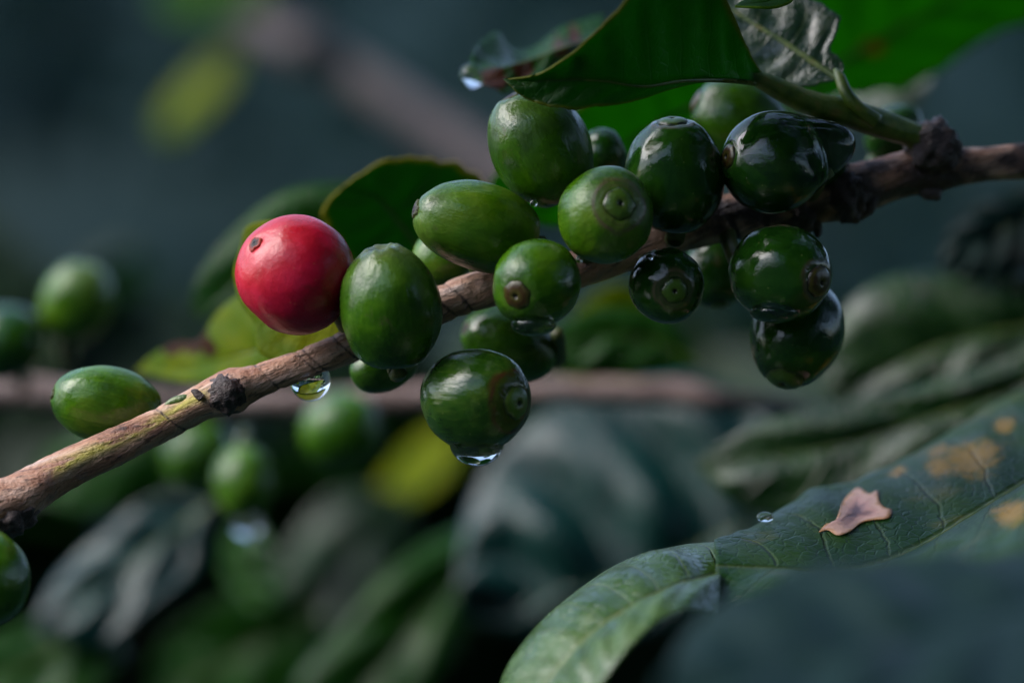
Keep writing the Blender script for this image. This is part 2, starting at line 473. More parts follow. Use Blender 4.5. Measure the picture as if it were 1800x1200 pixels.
# the taller shrub overhead on the right, which shades that side
over = []
for _ in range(700):
    p = Vector((rnd(.0, 1.0), rnd(-.5, .9), HC + rnd(.22, .75)))
    if p.x < .12 + (p.z - HC - .2) * .0: continue
    over.append((p, Vector((rnd(-1, 1), rnd(-1, 1), rnd(-.6, .1))), Vector((rnd(-.5, .5), rnd(-.5, .5), 1)), rnd(.10, .16), rnd(.045, .065)))
for _ in range(650):
    p = Vector((rnd(-.03, .5), rnd(-.45, .46), HC + rnd(.2, .5)))
    over.append((p, Vector((rnd(-1, 1), rnd(-1, 1), rnd(-.6, .1))), Vector((rnd(-.5, .5), rnd(-.5, .5), 1)), rnd(.07, .12), rnd(.03, .05)))
for _ in range(80):  # small unseen leaves added to shade the right-hand cherries from the sun
    p = Vector((rnd(-.065, .05), rnd(.44, .51), HC + rnd(.09, .13)))
    over.append((p, Vector((rnd(-1, 1), rnd(-.5, .5), rnd(-.3, .1))), Vector((rnd(-.3, .3), rnd(-.3, .3), 1)), rnd(.022, .05), rnd(.010, .02)))
scatter_leaves('overhanging_foliage', over, M['inner'], 'unseen coffee leaves overhanging the branch, some added to shade its right side', 'foliage')

near = []  # unseen foliage added beside and behind the camera to hold back sky light
for _ in range(1500):
    p = Vector((rnd(.2, 1.9), rnd(-1.9, -.3), HC + rnd(-.9, 1.2)))
    near.append((p, Vector((rnd(-1, 1), rnd(-1, 1), rnd(-1, .1))), Vector((rnd(-.5, .5), rnd(-.5, .5), 1)), rnd(.11, .17), rnd(.05, .07)))
for _ in range(500):
    p = Vector((rnd(.5, 1.6), rnd(-.5, 1.6), HC + rnd(-.9, .9)))
    near.append((p, Vector((rnd(-1, 1), rnd(-1, 1), rnd(-1, .1))), Vector((rnd(-.5, .5), rnd(-.5, .5), 1)), rnd(.11, .17), rnd(.05, .07)))
scatter_leaves('sky_blocking_foliage', near, M['inner'], 'unseen coffee leaves added behind and right of the camera to block sky light', 'foliage')

# ------------------------------------------------------------------ branches
# (px, py, width px, distance)
MAIN = [(-70, 915, 96, .492), (-20, 895, 104, .493), (25, 880, 94, .494), (90, 838, 76, .496), (200, 786, 70, .498), (300, 737, 64, .5), (355, 708, 64, .5),
        (400, 690, 74, .5), (450, 670, 64, .501), (540, 638, 60, .502), (615, 608, 62, .503), (700, 568, 66, .503), (775, 536, 68, .503), (830, 514, 72, .504), (920, 492, 70, .505),
        (1020, 472, 66, .506), (1110, 440, 70, .508), (1200, 402, 84, .509), (1280, 382, 84, .510), (1340, 372, 84, .511), (1430, 356, 84, .512),
        (1500, 335, 92, .513), (1570, 312, 80, .514), (1640, 296, 78, .515), (1720, 290, 66, .516), (1800, 283, 66, .517), (1880, 276, 66, .518)]
NODES = [(400, 690, 34, 20), (1490, 340, 36, 26), (1640, 285, 40, 24)]
RINGS = [300, 471, 541, 552, 607, 778, 806, 1275, 1330]
mp = spline(MAIN, 420)
branch_pts = [P(a[0], a[1], a[3]) for a in mp]
def make_branch():
    b0 = branch_pts[0]
    root = empty('coffee_branch', b0, 'tan woody coffee branch running from lower left to right, carrying the sharp cherries', 'branch')
    rad = [a[2] / 2 * U(a[3]) for a in mp]
    ring = []
    for a in mp:
        ring.append(max([math.exp(-((a[0] - r - 4 * math.sin(r)) / 5.0) ** 2) for r in RINGS]))
    def bump(i, ang, p):
        a = mp[i]
        f = 1 + .05 * math.cos(2 * ang + 1) + .035 * math.cos(4 * ang + .02 * a[0])
        q = p * 260
        f += .07 * noise.noise((q.x * .35, q.y, q.z)) + .035 * noise.noise(q * 4)
        rr = max([math.exp(-((a[0] + 14 * math.sin(ang) - r) / 5.0) ** 2) for r in RINGS])
        f -= .07 * rr
        for nx, ny, w, h in NODES:
            f += .10 * math.exp(-((a[0] - nx) / w) ** 2) * (1 + .8 * noise.noise(p * 700))
        if a[0] < 70: f += .22 * (70 - a[0]) / 140 * noise.noise(p * 330)
        return f
    NS = 40
    vs, fs, uv = tube_data(branch_pts, rad, NS, bump)
    dark, yel = [], []
    for i, a in enumerate(mp):
        for k in range(NS):
            ang = 2 * math.pi * k / NS
            rr = max([math.exp(-((a[0] + 14 * math.sin(ang) - r) / 4.0) ** 2) for r in RINGS])
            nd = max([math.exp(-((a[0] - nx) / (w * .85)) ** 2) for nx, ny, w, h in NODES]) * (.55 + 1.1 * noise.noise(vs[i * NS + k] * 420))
            lo = min(.62, max(0, (a[0] - 1080) / 250)) * (1 + .9 * noise.noise(vs[i * NS + k] * 300))  # dark bark on the right stretch, with missing leaf shade painted in
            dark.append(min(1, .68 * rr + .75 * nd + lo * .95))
            v = vs[i * NS + k]
            rel = (v.z - branch_pts[i].z) / rad[i]
            frontal = v.y < branch_pts[i].y
            y = math.exp(-((rel - .28) / .28) ** 2) if frontal else 0
            yel.append(y * max(0, min(1, (a[0] - 70) / 30)) * max(0, min(1, (385 - a[0]) / 30)))
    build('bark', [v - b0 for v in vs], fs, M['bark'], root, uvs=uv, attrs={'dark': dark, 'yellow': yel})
    # knots: irregular lumps grown round the stem
    def lump(cx, cy, d, rx, rz, ry, seed, tilt):
        vs, fs = [], []
        c = P(cx, cy, d); u = U(d)
        NA, NB = 30, 20
        ct, st = math.cos(tilt), math.sin(tilt)
        for i in range(NB + 1):
            th = math.pi * i / NB
            for k in range(NA):
                ph = 2 * math.pi * k / NA
                n_ = Vector((math.cos(th), math.sin(th) * math.cos(ph), math.sin(th) * math.sin(ph)))
                f = 1 + .30 * noise.noise(n_ * 2.3 + Vector((seed, 0, 0))) + .16 * noise.noise(n_ * 6 + Vector((0, seed, 0))) + .07 * noise.noise(n_ * 14)
                x, y, z = n_.x * rx * f, n_.y * ry * f, n_.z * rz * f
                vs.append(c - b0 + Vector((x * ct - z * st, y, x * st + z * ct)) * u)
        for i in range(NB):
            for k in range(NA):
                k2 = (k + 1) % NA
                fs.append((i * NA + k, i * NA + k2, (i + 1) * NA + k2, (i + 1) * NA + k))
        build('knot', vs, fs, M['node'], root, attrs={'dark': [.25] * len(vs)})
    lump(398, 692, .498, 33, 33, 38, 3.1, .4)
    lump(1490, 342, .511, 36, 52, 46, 7.7, .25)
    lump(1640, 260, .5125, 46, 50, 46, 12.3, -.5)
    lump(15, 905, .493, 48, 40, 44, 5.2, .5)
    lump(1405, 372, .511, 30, 44, 40, 21.2, .1)
    # peeling flakes under the right-hand knot
    def flake(pts, d, w):
        s = spline([(x, y, d, ww) for x, y, ww in pts], 14)
        v, f, u_ = tube_data([P(a[0], a[1], a[2]) - b0 for a in s], [a[3] * U(d) / 2 for a in s], 8, lambda i, an, p: 1 + .3 * noise.noise(p * 900))
        build('bark_flake', v, f, M['node'], root, attrs={'dark': [.1] * len(v)})
    flake([(1535, 330, 22), (1532, 355, 26), (1520, 375, 20), (1506, 389, 5)], .511, 1)
    flake([(1610, 325, 30), (1640, 340, 30), (1650, 352, 8)], .514, 1)
    flake([(1430, 385, 26), (1437, 405, 18), (1436, 418, 6)], .511, 1)
    flake([(355, 700, 16), (345, 690, 14), (336, 686, 4)], .497, 1)
    flake([(1622, 245, 16), (1612, 228, 12), (1607, 216, 4)], .513, 1)
    flake([(1655, 255, 18), (1672, 262, 16), (1690, 280, 6)], .513, 1)
    # short green bud at the left knot
    s = spline([(285, 718, .499, 6), (305, 706, .499, 16), (330, 702, .499, 20), (352, 704, .5, 14)], 16)
    v, f, u_ = tube_data([P(a[0], a[1], a[2]) - b0 for a in s], [a[3] * U(.5) / 2 for a in s], 10)
    build('bud', v, f, M['shoot'], root)
    # young green twig that carries the two leaves at the top
    s = spline([(1655, 262, .513, 50), (1600, 236, .511, 46), (1530, 212, .509, 52), (1490, 198, .508, 50), (1420, 180, .506, 44), (1360, 152, .505, 36), (1310, 128, .504, 20), (1290, 118, .504, 8)], 50)
    v, f, u_ = tube_data([P(a[0], a[1], a[2]) - b0 for a in s], [a[3] * U(.508) / 2 for a in s], 20, lambda i, an, p: 1 + .06 * noise.noise(p * 500) + .05 * math.cos(3 * an))
    tw = build('twig', v, f, M['shoot'], root)
    s = spline([(1540, 214, .507, 30), (1508, 190, .506, 26), (1488, 165, .506, 22), (1477, 138, .507, 20), (1468, 122, .508, 8)], 30)
    v, f, u_ = tube_data([P(a[0], a[1], a[2]) - b0 for a in s], [a[3] * U(.508) / 2 for a in s], 14)
    build('petiole', v, f, M['midrib'], root)
make_branch()

BACK = [(-60, 690, 62, .63), (60, 690, 58, .63), (200, 705, 48, .63), (420, 712, 50, .63), (700, 700, 46, .63), (950, 690, 46, .63), (1150, 690, 46, .63), (1205, 692, 50, .63), (1260, 704, 40, .63), (1360, 712, 30, .635), (1500, 745, 28, .65)]
bp = spline(BACK, 160)
back_pts = [P(a[0], a[1], a[3]) for a in bp]
def back_branch():
    b0 = back_pts[0]
    root = empty('coffee_branch', b0, 'blurred grey brown branch lying level behind the sharp one', 'branch')
    v, f, u_ = tube_data([p - b0 for p in back_pts], [a[2] / 2 * U(a[3]) for a in bp], 20, lambda i, an, p: 1 + .12 * noise.noise(p * 300))
    build('bark', v, f, M['oldbark'], root, uvs=u_, attrs={'dark': [max(0, min(1, (a[0] - 1215) / 60)) * .8 for a in bp for _ in range(20)]})
back_branch()
def far_branch():
    pts = spline([(440, 40, 60, 1.02), (540, 90, 66, 1.0), (650, 150, 70, .98), (760, 225, 72, .96), (860, 290, 70, .94), (960, 360, 60, .92)], 60)
    b0 = P(*[pts[0][k] for k in (0, 1, 3)])
    root = empty('coffee_branch', b0, 'far blurred brown branch slanting down from the top left', 'branch')
    v, f, u_ = tube_data([P(a[0], a[1], a[3]) - b0 for a in pts], [a[2] / 2 * U(a[3]) for a in pts], 16, lambda i, an, p: 1 + .1 * noise.noise(p * 200))
    build('bark', v, f, M['node'], root, uvs=u_, attrs={'dark': [.0] * len(v)})
    c = P(545, 85, .985) - b0
    vs, fs = [], []
    for i in range(13):
        th = math.pi * i / 12
        for k in range(18):
            ph = 2 * math.pi * k / 18
            n_ = Vector((math.sin(th) * math.cos(ph), math.sin(th) * math.sin(ph), math.cos(th)))
            vs.append(c + n_ * 45 * U(.985) * (1 + .25 * noise.noise(n_ * 2)))
    for i in range(12):
        for k in range(18):
            fs.append((i * 18 + k, i * 18 + (k + 1) % 18, (i + 1) * 18 + (k + 1) % 18, (i + 1) * 18 + k))
    build('knot', vs, fs, M['node'], root, attrs={'dark': [.5] * len(vs)})
far_branch()

# ------------------------------------------------------------------ cherries
CH = {}
def cherry(key, label, px, py, d, a_px, r_px, axis, skin, disc=None, rd=.3, ringw=0.0, pale=0.0, navel_h=1.0, group='coffee cherries on the sharp branch', host=branch_pts, egg=0.0, stalk=True, crown=False):
    """a_px half length along the stalk-to-navel axis, r_px half width, axis points to the navel"""
    u = U(d)
    a, r = a_px * u, r_px * u
    c = P(px, py, d)
    ax = Vector(axis).normalized()
    rot = Vector((0, 0, 1)).rotation_difference(ax)
    base = c - ax * a
    root = empty('coffee_cherry', base, label, 'coffee cherry', group, rot)
    CH[key] = dict(c=c, a=a, r=r, ax=ax, u=u)
    seed = Vector((px * .013, py * .017, d * 9))
    NA, NB = 64, 44
    vs, fs, ring, pal = [], [], [], []
    RD = rd * r
    for i in range(NB + 1):
        th = math.pi * i / NB
        for k in range(NA):
            ph = 2 * math.pi * k / NA
            st, ct = math.sin(th), math.cos(th)
            n_ = Vector((st * math.cos(ph), st * math.sin(ph), ct))
            f = 1 + .045 * noise.noise(n_ * 1.1 + seed) + .018 * noise.noise(n_ * 2.4 + seed) + .012 * math.cos(2 * ph + seed.x * 3) * st
            e = 1 + egg * ct
            x, y, z = n_.x * r * f * e, n_.y * r * f * e, ct * a * f
            rho = math.hypot(x, y) * (1 + .14 * noise.noise((math.cos(ph) * 1.6 + px, math.sin(ph) * 1.6, py)))
            rg = 0
            if ct > 0 and disc:
                k0 = max(0, 1 - (rho / (RD * 1.02)) ** 4) if rho < RD * 1.02 else 0
                z -= (.09 if not disc.startswith('disc_scar') else .05) * r * k0
                # slight groove just outside the disc
                z -= .02 * r * math.exp(-((rho - RD * 1.1) / (RD * .12)) ** 2)
                if ringw:
                    z += .012 * r * math.exp(-((rho - RD * ringw) / (RD * .09)) ** 2)
                    rg = 1.0 * math.exp(-((rho - RD * ringw) / (RD * .10)) ** 2) + .35 * math.exp(-((rho - RD * 1.12) / (RD * .1)) ** 2) + (.28 if RD < rho < RD * ringw else 0)
                elif rho < RD * 1.35: rg = .5 * (1 - (rho / (RD * 1.35)))
            if crown and ct > 0:
                g = math.exp(-((rho - r * .30) / (r * .09)) ** 2)
                z += g * r * .05 * (.4 + .6 * max(0, math.cos(6 * ph + .4 + .8 * math.sin(ph)))) - .13 * r * math.exp(-(rho / (r * .2)) ** 2)
                rg += .7 * math.exp(-(rho / (r * .40)) ** 2)
            if ct < -.86:                      # drawn in towards the stalk
                z += (-.86 - ct) * a * .5
            vs.append(Vector((x, y, z)))
            ring.append(min(1, rg)); pal.append(pale * max(0, ct) ** 2 if pale > 0 else -pale * max(0, -ct) ** 2)
    for i in range(NB):
        for k in range(NA):
            k2 = (k + 1) % NA
            fs.append((i * NA + k, (i + 1) * NA + k, (i + 1) * NA + k2, i * NA + k2))
    build('skin', vs, fs, M[skin], root, (0, 0, a), attrs={'ring': ring, 'pale': pal})
    if disc:
        prof = [(0, -.055), (.07, -.05), (.12, -.02), (.17, .012), (.3, .030), (.5, .034), (.7, .026), (.86, .012), (.95, -.006), (1.0, -.04), (1.02, -.09)]
        if disc.startswith('disc_scar'): prof = [(p, (h * .25 + .012 * math.sin(9 * p) - .004) if p < 1 else h) for p, h in prof]
        vs, fs, rho_ = [], [], []
        ND = 40
        for j, (p, h) in enumerate(prof):
            for k in range(ND):
                ph = 2 * math.pi * k / ND
                jag = 1 + (.45 if disc.startswith('disc_scar') else .16) * noise.noise((math.cos(ph) * 2 + px, math.sin(ph) * 2, p))
                q = p * RD * jag
                z = a * math.sqrt(max(0, 1 - (q / (r * (1 + egg))) ** 2)) + h * r * navel_h * (.7 if h > 0 else 1) * (1 + .25 * noise.noise((math.cos(ph) * 3 * p, math.sin(ph) * 3 * p, py)))
                vs.append(Vector((q * math.cos(ph), q * math.sin(ph), z))); rho_.append(p)
        for j in range(len(prof) - 1):
            for k in range(ND):
                k2 = (k + 1) % ND
                fs.append((j * ND + k, (j + 1) * ND + k, (j + 1) * ND + k2, j * ND + k2))
        build('navel', vs, fs, M[disc], root, (0, 0, a), attrs={'rho': rho_})
    if stalk:
        best = min(host, key=lambda q: (q - base).length)
        inv = rot.inverted()
        tgt = inv @ (best - base)
        if tgt.length > .007: tgt = tgt.normalized() * .007
        ctrl = [(0, 0, a * .22), (0, 0, -.0003), tuple(tgt * .5 + Vector((0, 0, -.0006))), tuple(tgt)]
        s = spline(ctrl, 16)
        v, f, u_ = tube_data(s, [max(.0008, r * .17) * (1 + .3 * abs(i / 15 - .5)) for i in range(16)], 10)
        build('stalk', v, f, M['stalk'], root)
    return root

C_ = cherry
C_('red', 'ripe red cherry with a small dark scar, the only red one', 520, 483, .497, 106, 105, (-.65, -.55, .52), 'red', 'disc_scar_red', .135, 0, pale=.35)
C_('crown', 'upright green cherry with a bumpy crown, overlapping the red cherry on its right', 685, 543, .493, 114, 90, (-.12, -.22, .96), 'green', None, pale=.5, crown=True)
C_('lying', 'green cherry lying on its side, pale streaked top, above the bare stretch of branch', 838, 397, .499, 117, 78, (-.95, -.2, .26), 'light', 'disc_scar', .22, 0, pale=.4, egg=-.05)
C_('tall', 'large green cherry tucked under the tip of the dark top leaf', 951, 262, .503, 110, 86, (-.5, -.18, .84), 'green', 'disc_scar', .2, 0, pale=.6)
C_('eye', 'pale green cherry with a wide brown ring round its navel, facing the viewer', 1065, 378, .492, 88, 85, (.27, -.94, .20), 'light', 'disc_green', .34, 1.62)
C_('dark_top', 'dark wet cherry with its navel on top, right of the ringed pale cherry', 1185, 310, .501, 105, 90, (-.04, -.28, .96), 'wet', 'disc_green', .30, 1.4, navel_h=.5)
C_('drop', 'dark cherry swollen by a large clinging water drop, under the green twig', 1357, 286, .500, 92, 86, (-.86, -.42, .1), 'wet', 'disc_brown', .26, 0)
C_('companion', 'small dark cherry joined to the swollen one by its water, touching the branch', 1432, 272, .508, 62, 58, (.5, -.5, .7), 'wet', None)
C_('brown_eye', 'glossy green cherry with a brown navel low on its left, water drop beneath', 943, 497, .490, 83, 78, (-.44, -.85, -.29), 'green', 'disc_brown', .34, 0)
C_('small_eye', 'small round dark cherry with a central green navel, hanging below the branch', 1172, 502, .497, 70, 67, (.16, -.97, -.15), 'wet', 'disc_green', .34, 1.5)
C_('right', 'dark wet cherry with brown navel at its right end, above the lowest one', 1373, 480, .499, 97, 85, (.68, -.70, -.18), 'wet', 'disc_brown', .33, 1.3)
C_('lowest', 'dark pear shaped cherry with its navel pointing down, lowest at the right of the cluster', 1400, 588, .508, 102, 82, (-.28, -.45, -.85), 'wet', 'disc_green', .42, 0, egg=-.08)
C_('blotched', 'brown blotched green cherry with a hanging drop, lowest in the middle of the cluster', 836, 701, .494, 103, 90, (.75, -.66, -.05), 'streaked', 'disc_green', .34, 1.75, stalk=False)
C_('alone', 'smooth green cherry sitting alone at the far left of the sharp branch', 188, 712, .5065, 100, 69, (-.95, -.2, .21), 'light', 'disc_scar', .14, 0, egg=-.03)
C_('behind', 'soft green cherry with a pale grey sheen, half hidden behind the blotched one', 897, 605, .521, 92, 66, (-.72, -.3, .25), 'green', 'disc_scar', .2, 0)
C_('peek', 'bright light green cherry peeking out under the one lying on its side', 776, 455, .513, 54, 52, (-.6, -.5, -.3), 'light', None)
C_('under_twig', 'green cherry with a wet shining top just below the green twig', 1300, 215, .522, 90, 76, (-.8, -.1, .4), 'green', 'disc_brown', .3, 0)
C_('shadow', 'nearly black cherry deep in shade between the two lower right ones', 1258, 478, .524, 66, 58, (.1, -.3, -.9), 'wet', 'disc_green', .3, 0)
C_('gap', 'dark cherry in the gap between the tall cherry and the ringed pale one', 1052, 287, .519, 64, 50, (.2, -.4, .85), 'wet', None)
C_('corner', 'dark green cherry cut off by the left edge below the branch end', -36, 1014, .482, 96, 86, (.3, -.6, -.74), 'green', None)
C_('twig_back', 'dark blurred cherry behind the fork of the green twig', 1572, 236, .535, 58, 48, (.6, -.2, .75), 'wet', None)
C_('below', 'green cherry hiding under the branch below the crowned one', 676, 645, .512, 62, 44, (-.9, -.2, -.3), 'green', None)
bg = 'blurred cherries on the branch behind'
C_('b1', 'blurred pale green egg shaped cherry standing at the upper left', 136, 530, .612, 76, 64, (.35, -.3, .88), 'light', None, group=bg, host=back_pts, pale=.9)
C_('b2', 'blurred dark cherry at the left edge beside the pale egg shaped one', 8, 602, .61, 66, 72, (-.3, -.5, .8), 'wet', None, group=bg, host=back_pts)
C_('b3', 'blurred green cherry with a sparkling round drop hanging under it', 428, 845, .605, 66, 56, (.05, -.3, -.95), 'light', None, group=bg, host=back_pts)
C_('b4', 'blurred green cherry left of the one with the sparkling drop', 350, 800, .63, 66, 68, (-.3, -.4, -.85), 'green', None, group=bg, host=back_pts)
C_('b5', 'blurred dark green cherry under the level branch, right of the hanging drop', 600, 758, .615, 70, 74, (.1, -.5, -.85), 'green', None, group=bg, host=back_pts)

# ------------------------------------------------------------------ leaves
LEAF_N = 0
def leaf(label, mid, A, B, mat, ripple=.0, nv=9, cup=.0, thick=.0003, wav=.0, rib=True, ribw=14, group=None, spots=(), browns=(), petiole=None, N=110, Mx=14, undul=0.0, plane=None):
    """blade lofted between a midrib and two margins, all given as (px, py, distance)"""
    if plane:                     # the leaf lies near one tilted plane: distance d0 at (cx, cy), growing by sx per step right and sz per step up
        cx, cy, d0, sx, sz = plane
        fl = lambda L: [(x, y, d0 + (sx * (x - cx) + sz * (cy - y)) * U(d0)) for x, y, d in L]
        mid, A, B = fl(mid), fl(A), fl(B)
    m_, a_, b_ = spline(mid, N), spline(A, N), spline(B, N)
    mw = [P(*p) for p in m_]; aw = [P(*p) for p in a_]; bw = [P(*p) for p in b_]
    o0 = mw[0]
    root = empty('coffee_leaf', o0, label, 'leaf', group)
    vs, uv, sp, br = [], [], [], []
    ncol = 2 * Mx + 1
    pix = []
    for i in range(N):
        t = i / (N - 1)
        tan = (mw[min(i + 1, N - 1)] - mw[max(i - 1, 0)])
        if tan.length < 1e-9: tan = Vector((1, 0, 0))
        tan.normalize()
        for j in range(-Mx, Mx + 1):
            s = abs(j) / Mx
            e = (aw if j < 0 else bw)[i]
            ep = (a_ if j < 0 else b_)[i]
            sd = e - mw[i]
            W_ = sd.length
            nn = sd.cross(tan) if j >= 0 else tan.cross(sd)
            if nn.length < 1e-12: nn = Vector((0, -1, 0))
            nn.normalize()
            if nn.z < 0: nn = -nn
            p = mw[i] + sd * s
            env = min(1, W_ / .006)
            rp = math.cos(2 * math.pi * (nv * t - .9 * s ** 1.5 + (.3 if j < 0 else 0) + .55 * noise.noise((t * 3.1, 4, LEAF_N + o0.z * 70))))
            p = p + nn * env * (cup * W_ * 4 * s * (1 - s) + ripple * .5 * (.5 + .5 * rp) * (.55 + 1.1 * abs(noise.noise((t * nv * .9, (3 if j < 0 else 8), LEAF_N * 1.3 + o0.x * 90)) + .5 * noise.noise((t * 3, s * 2, o0.x * 60)))) * math.sin(math.pi * min(1, s * 1.06)) ** .8)
            if wav:
                p = p + (sd.normalized() if W_ > 1e-9 else sd) * wav * env * s ** 3 * (noise.noise((t * 16, j * .01 + (5 if j < 0 else 0), LEAF_N)) + .5 * noise.noise((t * 40, 3, LEAF_N)))
            if undul:
                p = p + nn * undul * env * s * noise.noise((t * 2.2 + o0.x * 40, s * .8 + (2 if j < 0 else 6), o0.z * 50))
            vs.append(p - o0); uv.append((t, .5 + .5 * j / Mx))
            q = (m_[i][0] + (ep[0] - m_[i][0]) * s, m_[i][1] + (ep[1] - m_[i][1]) * s)
            sp.append(max([0] + [math.exp(-((q[0] - x) ** 2 + ((q[1] - y) * 1.4) ** 2) / r ** 2) for x, y, r in spots]))
            br.append(max([0] + [math.exp(-((q[0] - x) ** 2 + ((q[1] - y)) ** 2) / r ** 2) for x, y, r in browns]))
    fs = []
    for i in range(N - 1):
        for j in range(ncol - 1):
            a = i * ncol + j
            fs.append((a, a + 1, a + ncol + 1, a + ncol))
    o = build('blade', vs, fs, M[mat], root, uvs=uv, attrs={'spot': sp, 'brown': br})
    md = o.modifiers.new('thickness', 'SOLIDIFY'); md.thickness = thick; md.offset = 0
    if rib:
        sub = mw[::3]
        n = len(sub)
        v, f, u_ = tube_data([p - o0 for p in sub], [ribw * .5 * U(m_[0][2]) * (1 - .8 * i / n) for i in range(n)], 8)
        build('midrib', v, f, M['midrib'], root)
    if petiole:
        s = spline(petiole, 20)
        v, f, u_ = tube_data([P(*a[:3]) - o0 for a in s], [a[3] * U(a[2]) / 2 for a in s], 10)
        build('petiole', v, f, M['midrib'], root)
    return root

# top dark leaf, seen from its shaded side
leaf('large dark green leaf with thin yellow margin, hanging over the tall cherry',
     [(1352, 150, .506), (1280, 142, .500), (1200, 142, .494), (1130, 152, .490), (1060, 142, .488), (1000, 140, .488), (940, 142, .489), (886, 140, .490)],
     [(1352, 150, .506), (1318, 100, .502), (1300, 55, .497), (1276, 0, .49), (1240, -60, .483), (1150, -50, .478), (1095, 8, .478), (1035, 62, .481), (985, 104, .485), (940, 130, .488), (886, 140, .490)],
     [(1352, 150, .506), (1290, 142, .500), (1215, 146, .496), (1165, 158, .493), (1110, 175, .491), (1050, 186, .490), (985, 190, .489), (930, 176, .489), (900, 155, .489), (886, 140, .490)],
     'leaf_dark', ripple=.0016, nv=8, cup=.06, wav=.0006, ribw=10, undul=.002)
leaf('small curled leaf tip with brown burnt patches, left of the large dark leaf',
     [(1060, 70, .535), (1000, 82, .53), (940, 104, .528), (890, 118, .526), (850, 128, .526), (818, 128, .527)],
     [(1060, 40, .55), (1010, 48, .548), (975, 60, .546), (930, 82, .545), (895, 82, .543), (872, 60, .541), (850, 84, .536), (818, 128, .527)],
     [(1060, 110, .53), (1000, 138, .527), (950, 140, .525), (900, 160, .523), (862, 150, .523), (835, 140, .525), (818, 128, .527)],
     'leaf_mid', ripple=.001, nv=5, cup=-.12, browns=[(985, 80, 22), (920, 118, 24), (868, 136, 26), (1010, 62, 16)], wav=.0008, ribw=8, undul=.002)
leaf('wet silvery leaf with a pale midrib, next to the large dark leaf',
     [(1476, 140, .509), (1430, 110, .512), (1380, 76, .516), (1330, 46, .52), (1270, 8, .524), (1200, -30, .53)],
     [(1476, 140, .509), (1482, 112, .512), (1462, 84, .517), (1472, 52, .522), (1462, 24, .527), (1430, 0, .532), (1360, -30, .536), (1200, -30, .53)],
     [(1476, 140, .509), (1420, 150, .505), (1370, 152, .505), (1330, 130, .507), (1300, 96, .51), (1260, 60, .514), (1200, -30, .53)],
     'leaf_silver', ripple=.0011, nv=5, cup=-.08, wav=.0012, ribw=14, undul=.0008, plane=(1400, 80, 0.515, -0.25, 0.55))
leaf('little green leaf tip at the top edge above the silvery leaf',
     [(1292, 12, .50), (1325, 8, .499), (1355, 4, .499), (1400, -14, .50)],
     [(1292, 12, .50), (1320, -6, .502), (1355, -24, .503), (1400, -14, .50)],
     [(1292, 12, .50), (1330, 14, .497), (1362, 14, .497), (1390, 4, .498), (1400, -14, .50)],
     'leaf_bright', cup=.1, rib=False, N=50)
leaf('big bright green backlit leaf filling the top right corner',
     [(1380, 205, .57), (1480, 110, .585), (1600, 40, .60), (1760, -40, .62), (1900, -110, .635)],
     [(1380, 205, .57), (1370, 80, .59), (1420, -20, .61), (1560, -120, .63), (1740, -160, .64), (1900, -110, .635)],
     [(1380, 205, .57), (1470, 172, .57), (1560, 164, .573), (1640, 130, .58), (1720, 78, .59), (1800, 38, .60), (1870, -20, .615), (1900, -110, .635)],
     'leaf_bright', ripple=.0015, nv=7, cup=-.05, ribw=12, spots=[(1535, 82, 26)], wav=.0012, plane=(1600,60,.60,.2,-.5))
leaf('grey wet leaf shining below the bright corner leaf',
     [(1400, 250, .60), (1470, 205, .607), (1550, 172, .615), (1640, 136, .62)],
     [(1400, 250, .60), (1450, 175, .615), (1540, 148, .622), (1640, 136, .62)],
     [(1400, 250, .60), (1480, 225, .598), (1560, 200, .602), (1610, 188, .607), (1640, 136, .62)],
     'leaf_silver', cup=-.06, rib=False, plane=(1530, 190, 0.605, -0.3, 0.6))
leaf('bright green backlit leaf behind the cherries, between the dark top leaf and the ringed cherry',
     [(1340, 140, .555), (1240, 175, .55), (1140, 225, .548), (1040, 290, .545), (950, 330, .544), (860, 322, .545)],
     [(1340, 140, .555), (1260, 110, .565), (1140, 110, .57), (1040, 170, .565), (960, 230, .56), (890, 285, .55), (860, 322, .545)],
     [(1340, 140, .555), (1290, 220, .545), (1200, 300, .54), (1080, 380, .538), (980, 400, .54), (900, 370, .543), (860, 322, .545)],
     'leaf_bright', ripple=.0012, nv=8, cup=-.04, ribw=10, plane=(1090,260,.555,.2,-.45))
leaf('dark green leaf with an orange yellow margin behind the red cherry and the lying one',
     [(760, 480, .53), (730, 430, .532), (700, 390, .535), (660, 345, .538), (600, 330, .542)],
     [(760, 480, .53), (880, 420, .534), (880, 350, .537), (842, 308, .54), (790, 285, .542), (740, 276, .544), (700, 276, .545), (660, 290, .545), (630, 308, .544), (600, 330, .542)],
     [(760, 480, .53), (700, 500, .53), (640, 480, .53), (600, 440, .532), (575, 400, .535), (566, 375, .538), (580, 350, .54), (600, 330, .542)],
     'leaf_rimmed', ripple=.001, nv=6, cup=-.05, wav=.001, ribw=9, plane=(700,380,.537,.45,-.5))
leaf('blurred dull green leaf with a grey sheen behind the upper left of the red cherry',
     [(700, 400, .57), (600, 400, .575), (500, 430, .58), (420, 490, .585), (350, 560, .59)],
     [(700, 400, .57), (660, 332, .59), (590, 322, .60), (500, 338, .61), (420, 395, .61), (360, 465, .60), (335, 530, .595), (350, 560, .59)],
     [(700, 400, .57), (620, 470, .565), (520, 520, .57), (430, 540, .575), (350, 560, .59)],
     'leaf_mid', ripple=0.0008, nv=3, cup=.06, ribw=9, undul=.003, plane=(520,440,.585,0,.12))
